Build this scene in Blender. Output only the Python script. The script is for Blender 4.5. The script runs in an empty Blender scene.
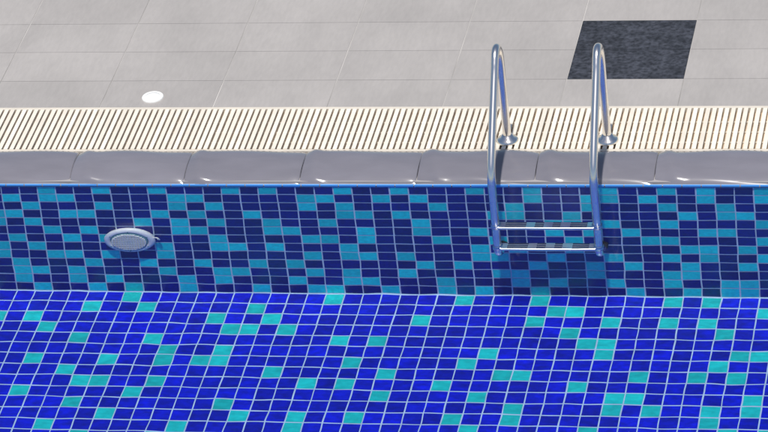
import bpy, bmesh, math, random
import numpy as np
from mathutils import Vector, Matrix
random.seed(7); np.random.seed(7)
S=bpy.context.scene
S.view_settings.view_transform='Standard'; S.view_settings.look='None'; S.view_settings.exposure=0

# ---------------------------------------------------------------- helpers
def mat(name, col, rough=0.5, metal=0.0, spec=0.5, attr=False, noise=None, bump=None, coat=0.0):
    m=bpy.data.materials.new(name); m.use_nodes=True
    nt=m.node_tree; b=nt.nodes['Principled BSDF']
    b.inputs['Roughness'].default_value=rough; b.inputs['Metallic'].default_value=metal
    b.inputs['Specular IOR Level'].default_value=spec
    b.inputs['Coat Weight'].default_value=coat; b.inputs['Coat Roughness'].default_value=0.08
    rgb=nt.nodes.new('ShaderNodeRGB'); rgb.outputs[0].default_value=(*col,1)
    out=rgb.outputs[0]
    def mul(a, fac):
        mx=nt.nodes.new('ShaderNodeVectorMath'); mx.operation='SCALE'
        nt.links.new(a,mx.inputs[0]); nt.links.new(fac,mx.inputs['Scale']); return mx.outputs[0]
    if attr:
        a=nt.nodes.new('ShaderNodeAttribute'); a.attribute_name='var'
        out=mul(out,a.outputs['Fac'])
    tc=nt.nodes.new('ShaderNodeTexCoord')
    if noise:
        for (sc,lo,hi,stretch) in noise:
            mp=nt.nodes.new('ShaderNodeMapping'); mp.inputs['Scale'].default_value=stretch
            nt.links.new(tc.outputs['Object'],mp.inputs[0])
            n=nt.nodes.new('ShaderNodeTexNoise'); n.inputs['Scale'].default_value=sc; n.inputs['Detail'].default_value=4
            nt.links.new(mp.outputs[0],n.inputs['Vector'])
            r=nt.nodes.new('ShaderNodeMapRange'); r.inputs['From Min'].default_value=0.3; r.inputs['From Max'].default_value=0.7
            r.inputs['To Min'].default_value=lo; r.inputs['To Max'].default_value=hi
            nt.links.new(n.outputs['Fac'],r.inputs['Value'])
            out=mul(out,r.outputs[0])
    nt.links.new(out,b.inputs['Base Color'])
    if bump:
        n=nt.nodes.new('ShaderNodeTexNoise'); n.inputs['Scale'].default_value=bump[0]; n.inputs['Detail'].default_value=4
        nt.links.new(tc.outputs['Object'],n.inputs['Vector'])
        bp=nt.nodes.new('ShaderNodeBump'); bp.inputs['Strength'].default_value=bump[1]; bp.inputs['Distance'].default_value=bump[2]
        nt.links.new(n.outputs['Fac'],bp.inputs['Height']); nt.links.new(bp.outputs[0],b.inputs['Normal'])
    return m

def mesh(name, V, F, mats, mi=None, var=None, smooth=False, parent=None):
    me=bpy.data.meshes.new(name); me.from_pydata([tuple(v) for v in V],[],F)
    for m in mats: me.materials.append(m)
    if mi is not None: me.polygons.foreach_set('material_index',mi)
    if var is not None:
        a=me.attributes.new('var','FLOAT','FACE'); a.data.foreach_set('value',var)
    if smooth: me.polygons.foreach_set('use_smooth',[True]*len(F))
    me.update()
    o=bpy.data.objects.new(name,me); S.collection.objects.link(o)
    if parent: o.parent=parent
    return o
def empty(name,loc=(0,0,0)):
    o=bpy.data.objects.new(name,None); S.collection.objects.link(o); o.location=loc; return o
def box(V,F,x0,x1,y0,y1,z0,z1):
    i=len(V)
    V+= [(x0,y0,z0),(x1,y0,z0),(x1,y1,z0),(x0,y1,z0),(x0,y0,z1),(x1,y0,z1),(x1,y1,z1),(x0,y1,z1)]
    F+= [(i,i+3,i+2,i+1),(i+4,i+5,i+6,i+7),(i,i+1,i+5,i+4),(i+1,i+2,i+6,i+5),(i+2,i+3,i+7,i+6),(i+3,i,i+4,i+7)]
def rect(V,F,a,b,c,d):
    i=len(V); V+=[a,b,c,d]; F.append((i,i+1,i+2,i+3))
def bevel(o,w,seg=2):
    m=o.modifiers.new('b','BEVEL'); m.width=w; m.segments=seg; m.limit_method='ANGLE'
def smooth_path(pts,n=8):
    P=[Vector(p) for p in pts]; out=[]
    for i in range(len(P)-1):
        p0=P[max(i-1,0)];p1=P[i];p2=P[i+1];p3=P[min(i+2,len(P)-1)]
        for k in range(n):
            t=k/n
            out.append(0.5*((2*p1)+(-p0+p2)*t+(2*p0-5*p1+4*p2-p3)*t*t+(-p0+3*p1-3*p2+p3)*t**3))
    out.append(P[-1]); return out
def tube(name,path,r,m,parent=None,seg=24):
    V=[];F=[]; n=len(path); ref=Vector((1,0,0))
    for i,p in enumerate(path):
        t=(path[min(i+1,n-1)]-path[max(i-1,0)]).normalized()
        a=ref-t*ref.dot(t)
        if a.length<.1: a=Vector((0,0,1))-t*t.z
        a.normalize(); b=t.cross(a)
        for k in range(seg):
            an=2*math.pi*k/seg; V.append(p+a*math.cos(an)*r+b*math.sin(an)*r)
    for i in range(n-1):
        for k in range(seg):
            k2=(k+1)%seg; F.append((i*seg+k,i*seg+k2,(i+1)*seg+k2,(i+1)*seg+k))
    F.append(tuple(range(seg))[::-1]); F.append(tuple(range((n-1)*seg,n*seg)))
    return mesh(name,V,F,[m],smooth=True,parent=parent)
def lathe(name,prof,m,axis='Z',seg=48,parent=None,loc=(0,0,0)):
    V=[];F=[]
    for (r,h) in prof:
        for k in range(seg):
            a=2*math.pi*k/seg
            if axis=='Z': V.append((r*math.cos(a)+loc[0],r*math.sin(a)+loc[1],h+loc[2]))
            else: V.append((r*math.cos(a)+loc[0],-h+loc[1],r*math.sin(a)+loc[2]))
    for i in range(len(prof)-1):
        for k in range(seg):
            k2=(k+1)%seg; F.append((i*seg+k,i*seg+k2,(i+1)*seg+k2,(i+1)*seg+k))
    F.append(tuple(range((len(prof)-1)*seg,len(prof)*seg)))
    return mesh(name,V,F,[m],smooth=True,parent=parent)

# ---------------------------------------------------------------- materials
M_deck=mat('deck_stone',(.375,.352,.334),.45,attr=True,noise=[(1.3,.94,1.06,(1,1,1)),(60,.96,1.04,(1,.25,1)),(5,.95,1.05,(1,.5,1))],bump=(180,.12,.002))
M_deckg=mat('deck_grout',(.52,.50,.48),.8,noise=[(2,.45,1.25,(1,1,1))])
M_black=mat('black_granite',(.028,.030,.038),.55,attr=True,noise=[(45,.4,1.9,(1,1,1)),(14,.65,1.45,(1,1,1))],bump=(60,.8,.005))
M_cop=mat('coping_ceramic',(.185,.178,.205),.14,attr=True,noise=[(5,.94,1.06,(1,3,1))],coat=.8)
M_copg=mat('coping_grout',(.34,.32,.32),.8)
M_grate=mat('grate_plastic',(.82,.75,.64),.45,attr=True,noise=[(12,.93,1.05,(1,1,1))])
M_gut=mat('gutter_brown',(.55,.43,.31),.8,noise=[(9,.7,1.2,(1,1,1))])
M_blueF=mat('blue_tile_floor',(.002,.006,.58),.3,attr=True,noise=[(34,.65,1.22,(.6,1,1)),(9,.85,1.12,(1,1.6,1))])
M_teal=mat('teal_tile',(.010,.56,.56),.3,attr=True,noise=[(34,.82,1.12,(.6,1,1))])
M_tealW=mat('teal_tile_wall',(.008,.86,.80),.3,attr=True,noise=[(40,.85,1.1,(1,1,1))])
M_blueW=mat('navy_tile_wall',(.001,.003,.22),.3,attr=True,noise=[(40,.7,1.2,(1,1,1))])
M_grout=mat('pool_grout',(.46,.62,.82),.8,noise=[(7,.85,1.1,(1,1,1))])
M_groutW=mat('pool_wall_grout',(.78,.90,.98),.8,noise=[(7,.85,1.1,(1,1,1))])
M_trim=mat('trim_tile',(.08,.34,.80),.3)
M_steel=mat('polished_steel',(.94,.90,.85),.22,metal=1.0)
M_refl=mat('tread_reflection_blue_grey',(.03,.04,.09),.5)  # dark reflections on the steel treads, put in as a colour
M_foot=mat('black_rubber',(.02,.02,.025),.6)
M_white=mat('white_plastic',(.84,.84,.82),.35)
M_lens=mat('lamp_lens',(.16,.32,.36),.3)
M_steel2=mat('brushed_steel',(.85,.85,.85),.3,metal=1.0)

# ---------------------------------------------------------------- dimensions
XW,XE,YS=-7.0,7.0,-7.0
NR=13
P=.0973; X0=-2.07; G=.0070
DEP=NR*P+.008
wall_pat=[
"..#..#..#...#.#...#..#...#..#...#..#.#..#.#",
"#.##.....##.....##..#.#.....#..##.#..#..#..",
".##..#...#.#....#.#....#...#...#...#..#..#.",
"#..##...#.#..#....##.#....##..#.....#.##.#.",
".#.....#.#.#..#..##...#......##.#..#..#.#..",
"..#.#....##...##...#..#..#...#.#.#...##..#.",
"#..#.#.#...#....##.#...#..#..##...##....#.#",
".#......#..##.#...#......#.#..#.....##.#..#",
"..##.#..#.......#.##.#...##..#..#..#.#..#.#",
"#...#..#..#..#.#..#...#.#...#..#.#..#..#..#",
"##.#....#..##...#.#..#....##...#...##....#.",
"#..#.#...#.#...#..##...#...#.#..#..#..##...",
".#..#.#..#...#..##..#..#.#..#....#..#.##..#",
]
# break up vertical runs longer than two tiles, shifting the third one sideways
W=[list(r) for r in wall_pat]
for j in range(2,NR):
    for i in range(1,42):
        if W[j][i]=='#' and W[j-1][i]=='#' and W[j-2][i]=='#':
            W[j][i]='.'
            if W[j][i+1]=='.' and W[j-1][i+1]=='.': W[j][i+1]='#'
fl={0:[5,14,20,31],1:[3,6,11,25,34],2:[1,9,12,19,24,30],3:[2,11,13,25,32],4:[3,7,15,17,26],5:[8,10,22,27],
6:[2,8,10,16,21,32],7:[3,13,18,23,29,31,33],8:[5,8,14,16,20,26],9:[2,7,18,22,28],10:[4,11,24,28,30,34],
11:[6,12,14,17,24,32],12:[3,9,14,22,27,33],13:[5,11,19,30],14:[2,8,16,24,27,33]}
fl={k:{int(round(c*.115/P)) for c in v} for k,v in fl.items()}
rr=random.Random(11)
for k in fl:
    for _ in range(2):
        c=rr.randrange(0,42)
        if k==0 or (c not in fl.get(k-1,())): fl[k].add(c)
def warp(u,v,s):
    return (.0013*math.sin(7.1*u+2.3*v+s)+.0010*math.sin(17*v+5*u+1.7*s),
            .0013*math.sin(6.3*v+3.1*u+2*s)+.0012*math.sin(19*u+4*v+s))
def tiles(parent,name,origin,du,dv,nrm,nu0,nu1,nv,pat,blue,teal=None,gv=G):
    V=[];F=[];mi=[];var=[]
    o=Vector(origin);du=Vector(du);dv=Vector(dv);n=Vector(nrm)
    for j in range(nv):
        for i in range(nu0,nu1):
            t=pat(i,j)
            jx=random.uniform(-.0009,.0009); jy=random.uniform(-.0009,.0009)
            a=i*P+G/2+jx; b=(i+1)*P-G/2+jx; c=j*P+gv/2+jy; d=(j+1)*P-gv/2+jy
            q=[]
            for (u,v) in [(a,c),(b,c),(b,d),(a,d)]:
                wu,wv=warp(u,v,1.0)
                q.append(o+du*(u+wu)+dv*(v+wv)+n*(.0015+random.uniform(0,.0006)))
            rect(V,F,*q); mi.append(1 if t else 0); var.append(random.uniform(.70,1.2) if not t else random.uniform(.82,1.12))
    return mesh(name,V,F,[blue,teal or M_teal],mi,var,parent=parent)
def wp(i,j):
    if 0<=i<43: return W[j][i]=='#'
    return random.random()<.32
def fp(i,j):
    if 0<=i<43 and j in fl: return i in fl[j]
    return random.random()<.18
nl=int((X0-XW)/P); nr=int((XE-X0)/P)
REC=[]
pw=empty('pool_wall')
V=[];F=[]
rect(V,F,(XW,0,-DEP),(XE,0,-DEP),(XE,0,.01),(XW,0,.01))
rect(V,F,(XW,YS,.01),(XE,YS,.01),(XE,YS,-DEP),(XW,YS,-DEP))
rect(V,F,(XW,YS,-DEP),(XW,0,-DEP),(XW,0,.01),(XW,YS,.01))
rect(V,F,(XE,YS,.01),(XE,0,.01),(XE,0,-DEP),(XE,YS,-DEP))
REC.append(mesh('wall_grout',V,F,[M_groutW],parent=pw))
ran=lambda i,j:random.random()<.3
GW=.0105
REC.append(tiles(pw,'wall_tiles',(X0,0,-.006),(1,0,0),(0,0,-1),(0,-1,0),-nl,nr,NR,wp,M_blueW,M_tealW,GW))
REC.append(tiles(pw,'far_wall_tiles',(X0,YS,-.006),(1,0,0),(0,0,-1),(0,1,0),-nl,nr,NR,ran,M_blueW,M_tealW,GW))
REC.append(tiles(pw,'west_wall_tiles',(XW,0,-.006),(0,-1,0),(0,0,-1),(1,0,0),0,71,NR,ran,M_blueW,M_tealW,GW))
REC.append(tiles(pw,'east_wall_tiles',(XE,0,-.006),(0,-1,0),(0,0,-1),(-1,0,0),0,71,NR,ran,M_blueW,M_tealW,GW))
V=[];F=[]; x=XW
while x<XE:
    box(V,F,x+.003,x+P-.003,-.006,-.0005,-.012,.008); x+=P
REC.append(mesh('waterline_trim',V,F,[M_trim],parent=pw))
pf=empty('pool_floor')
V=[];F=[]; rect(V,F,(XW,YS,-DEP),(XE,YS,-DEP),(XE,0,-DEP),(XW,0,-DEP))
REC.append(mesh('floor_grout',V,F,[M_grout],parent=pf))
REC.append(tiles(pf,'floor_tiles',(X0,-.006,-DEP),(1,0,0),(0,-1,0),(0,0,1),-nl,nr,71,fp,M_blueF,None,.0085))

# ---------------------------------------------------------------- water
nx,ny=520,300
xs=np.concatenate([np.linspace(XW,-2.8,60,endpoint=False),np.linspace(-2.8,2.8,nx-120,endpoint=False),np.linspace(2.8,XE,60)])
ys=np.concatenate([np.linspace(YS,-3.2,60,endpoint=False),np.linspace(-3.2,0,ny-60)])
Xg,Yg=np.meshgrid(xs,ys); Z=np.zeros_like(Xg)
for k in range(44):
    lam=math.exp(random.uniform(math.log(.09),math.log(.45)))
    th=random.gauss(math.pi/2,.7); kk=2*math.pi/lam
    slope=.00065*random.uniform(.5,1.2); ph=random.uniform(0,6.28)
    wob=.25*np.sin(Xg*1.3+k)+.2*np.sin(Yg*2.1+2*k)
    Z+=slope/kk*np.sin(kk*(math.cos(th)*Xg+math.sin(th)*Yg)+ph+wob*2)
V=np.stack([Xg.ravel(),Yg.ravel(),Z.ravel()],1)
idx=np.arange(nx*ny).reshape(ny,nx)
F=np.stack([idx[:-1,:-1].ravel(),idx[:-1,1:].ravel(),idx[1:,1:].ravel(),idx[1:,:-1].ravel()],1).tolist()
m=bpy.data.materials.new('water'); m.use_nodes=True; nt=m.node_tree
nt.nodes.clear(); g=nt.nodes.new('ShaderNodeBsdfGlass'); o=nt.nodes.new('ShaderNodeOutputMaterial')
g.inputs['IOR'].default_value=1.333; g.inputs['Roughness'].default_value=0; g.inputs['Color'].default_value=(.96,.99,1,1)
nt.links.new(g.outputs[0],o.inputs[0])
water=mesh('water',V.tolist(),F,[m],smooth=True)
water.cycles.is_caustics_caster=True

# ---------------------------------------------------------------- ground / deck
V=[];F=[]; B=300; zg=.036; y0=.752
rect(V,F,(-B,y0,zg),(B,y0,zg),(B,B,zg),(-B,B,zg))
rect(V,F,(-B,-B,zg),(B,-B,zg),(B,YS-.2,zg),(-B,YS-.2,zg))
rect(V,F,(-B,YS-.2,zg),(XW-.2,YS-.2,zg),(XW-.2,y0,zg),(-B,y0,zg))
rect(V,F,(XE+.2,YS-.2,zg),(B,YS-.2,zg),(B,y0,zg),(XE+.2,y0,zg))
mesh('ground',V,F,[M_deckg])
V=[];F=[];mi=[];var=[]
TW,TD=.615,.325
for i in range(-16,16):
    for j in range(0,26):
        xa=.748+TW*i; ya=1.045+TD*(j-1)
        blk=(i==0 and j in(1,2))
        gx=.0022 if not blk else .001
        rect(V,F,(xa+gx,max(ya,y0)+.0009,zg+.002),(xa+TW-gx,max(ya,y0)+.0009,zg+.002),(xa+TW-gx,ya+TD-.0009,zg+.002),(xa+gx,ya+TD-.0009,zg+.002))
        mi.append(1 if blk else 0); var.append(random.uniform(.965,1.035))
mesh('pool_deck',V,F,[M_deck,M_black],mi,var)
V=[];F=[]
box(V,F,XW-.2,XE+.2,YS-.2,YS,-.1,.045); box(V,F,XW-.2,XW,YS,.7,-.1,.045); box(V,F,XE,XE+.2,YS,.7,-.1,.045)
o=mesh('pool_surround',V,F,[M_cop],var=[1.0]*len(F))

# ---------------------------------------------------------------- coping
cop=empty('pool_coping')
prof=[(.280,-.05),(.280,.030),(.276,.042),(.262,.052),(.235,.060),(.20,.063),(.16,.062),(.12,.057),(.085,.049),(.055,.039),(.03,.027),(.010,.013),(-.002,.002),(-.008,-.006),(-.004,-.010),(.0,-.012)]
V=[];F=[];var=[];NP=len(prof)
for s in range(-12,12):
    xa=.115+.605*s; xb=xa+.605-.004
    n=24; base=len(V); tw=random.uniform(-.004,.004); v=random.uniform(.92,1.08); b2=random.uniform(.7,1.4); cc=random.uniform(.25,.6)
    for q in range(n+1):
        t=q/n; tt=.5-.5*math.cos(math.pi*t); x=xa+(xb-xa)*tt
        e=min(tt,1-tt)
        for (y,z) in prof:
            pos=.07+.25*(1-y/.28)*cc
            dd=.007*math.exp(-e/.035)-.004*b2*math.sin(math.pi*tt)-.0105*math.exp(-((tt-pos)/.05)**2)+.0040*math.sin(6.3*tt*b2+y*18+s)
            V.append((x,y+.002*math.sin(3*tt+s) ,z-(dd+tw*(tt-.5)) if z>.004 else z))
    for q in range(n):
        for k in range(NP-1):
            a=base+q*NP+k; F.append((a,a+1,a+1+NP,a+NP)); var.append(v)
    F.append(tuple(base+k for k in range(NP))[::-1]); F.append(tuple(base+n*NP+k for k in range(NP))); var+=[v,v]
o=mesh('coping_tiles',V,F,[M_cop],var=var,smooth=True,parent=cop)
V=[];F=[]; box(V,F,XW,XE,.010,.276,-.06,.018); mesh('coping_bed',V,F,[M_copg],parent=cop)

# ---------------------------------------------------------------- grating
gr=empty('drain_grating')
V=[];F=[]; x=XW; pitch=.0325; var=[]
while x<XE:
    dx=random.uniform(-.0008,.0008)
    box(V,F,x+dx,x+.0215+dx,.304,.727,.020,.042+random.uniform(-.001,.001)); v=random.uniform(.9,1.06); var+=[v]*6; x+=pitch
o=mesh('slats',V,F,[M_grate],var=var,parent=gr)
V=[];F=[]
box(V,F,XW,XE,.284,.3035,.0,.040); box(V,F,XW,XE,.7275,.749,.0,.0405)
for y in (.41,.515,.62): box(V,F,XW,XE,y-.006,y+.006,.0,.019)
mesh('frame',V,F,[M_grate],var=[.8]*len(F),parent=gr)
V=[];F=[]; box(V,F,XW,XE,.2805,.7515,-.05,.011); mesh('gutter_bed',V,F,[M_gut],parent=gr)

lathe('deck_drain_cover',[(.058,-.002),(.058,.006),(.054,.010),(.045,.011),(.0445,.0095),(.042,.0095),(.0415,.011),(.02,.012),(.001,.012)],M_white,loc=(-1.445,.86,.038))

# ---------------------------------------------------------------- ladder
lad=empty('pool_ladder')
XL,XR=.53,1.045
yz=[(.386,.035),(.386,.20),(.386,.40),(.385,.50),(.372,.565),(.340,.607),(.305,.618),(.268,.605),(.235,.570),(.19,.515),(.02,.325),(-.085,.205),(-.125,.145),(-.140,.07),(-.140,-.1),(-.140,-.35),(-.140,-.56),(-.130,-.625),(-.095,-.660),(-.035,-.668)]
for n,x in (('rail_left',XL),('rail_right',XR)):
    REC.append(tube(n,smooth_path([(x,y,z) for y,z in yz],8),.0215,M_steel,parent=lad))
    lathe(n+'_flange',[(.056,0),(.056,.008),(.050,.016),(.034,.024),(.027,.036),(.0215,.038)],M_steel,loc=(x,.386,.0425),parent=lad)
    REC.append(tube(n+'_foot',[Vector((x,-.038,-.668)),Vector((x,-.004,-.668))],.028,M_foot,parent=lad))
for k,z in enumerate((-.30,-.545)):
    V=[];F=[]; box(V,F,XL+.012,XR-.012,-.172,-.108,z-.014,z+.010)
    o=mesh('tread_%d'%(k+1),V,F,[M_steel2],parent=lad); bevel(o,.006); REC.append(o)
    V=[];F=[]
    for a,b in ((.05,.17),(.20,.26),(.29,.345),(.38,.48)):
        for q in range(3): box(V,F,XL+a,XL+b-.015,-.166+q*.020,-.154+q*.020,z+.009,z+.013)  # raised dark strips imitate navy reflection bands in the stainless tread
    o=mesh('tread_reflection_%d'%(k+1),V,F,[M_refl],parent=lad); REC.append(o)
    for x in (XL,XR):
        REC.append(tube('tread_%d_collar'%(k+1),[Vector((x,-.14,z-.022)),Vector((x,-.14,z+.020))],.026,M_steel2,parent=lad))

# ---------------------------------------------------------------- underwater lamp
lp=empty('underwater_lamp')
lx,lz=-1.415,-.63
REC.append(lathe('housing_ring',[(.120,0),(.132,.010),(.137,.022),(.132,.034),(.118,.040),(.108,.040),(.102,.036),(.100,.030),(.001,.030)],M_white,axis='Y',loc=(lx,-.003,lz),parent=lp))
REC.append(lathe('lens',[(.0985,.028),(.0985,.036),(.09,.040),(.05,.046),(.001,.048)],M_lens,axis='Y',loc=(lx,-.003,lz),parent=lp))
V=[];F=[]
for k in range(-6,7):
    h=k*.014; w=math.sqrt(max(.092**2-h*h,.0001))
    box(V,F,lx-w,lx+w,-.052,-.045,lz+h-.0020,lz+h+.0020)
    box(V,F,lx+h-.0014,lx+h+.0014,-.0535,-.0455,lz-w,lz+w)
REC.append(mesh('lens_mesh',V,F,[M_white],parent=lp))
V=[];F=[]
for k in range(6):
    a=math.pi/6+k*math.pi/3; cx,cz=lx+.113*math.cos(a),lz+.113*math.sin(a)
    box(V,F,cx-.004,cx+.004,-.0455,-.042,cz-.004,cz+.004)
REC.append(mesh('ring_screws',V,F,[M_lens],parent=lp))
REC.append(tube('cable',smooth_path([(lx+.125,-.02,lz+.02),(lx+.150,-.04,lz+.045),(lx+.160,-.035,lz+.016),(lx+.145,-.01,lz-.01)],6),.0045,M_white,parent=lp))
for o in REC: o.cycles.is_caustics_receiver=True

# ---------------------------------------------------------------- light
sd=Vector((.02,-.31,.95)).normalized()
el=math.asin(sd.z); az=math.atan2(sd.x,sd.y)
w=bpy.data.worlds.new('World'); S.world=w; w.use_nodes=True
nt=w.node_tree; bg=nt.nodes['Background']; sk=nt.nodes.new('ShaderNodeTexSky'); sk.sky_type='NISHITA'
sk.sun_disc=False; sk.sun_elevation=el; sk.sun_rotation=az
nt.links.new(sk.outputs[0],bg.inputs[0]); bg.inputs[1].default_value=.085
L=bpy.data.lights.new('sun','SUN'); L.energy=4.2; L.angle=math.radians(2.0); L.color=(1,.96,.90)
L.cycles.is_caustics_light=True
lo=bpy.data.objects.new('sun',L); S.collection.objects.link(lo); lo.rotation_euler=sd.to_track_quat('Z','Y').to_euler()

# ---------------------------------------------------------------- camera
th,ps=math.radians(30),math.radians(13)
f=Vector((-math.sin(ps)*math.cos(th),math.cos(ps)*math.cos(th),-math.sin(th)))
r=Vector((1,0,0)); r=(r-f*r.dot(f)).normalized(); u=r.cross(f)
ro=math.radians(-.15)
r,u=(r*math.cos(ro)-u*math.sin(ro)),(u*math.cos(ro)+r*math.sin(ro))
tgt=Vector((0,-.30,0)); pos=tgt-f*20.8
c=bpy.data.cameras.new('camera'); c.lens=195; c.sensor_width=36; c.clip_end=2000
co=bpy.data.objects.new('camera',c); S.collection.objects.link(co)
R=Matrix((r,u,-f)).transposed().to_4x4(); co.matrix_world=Matrix.Translation(pos)@R
S.camera=co
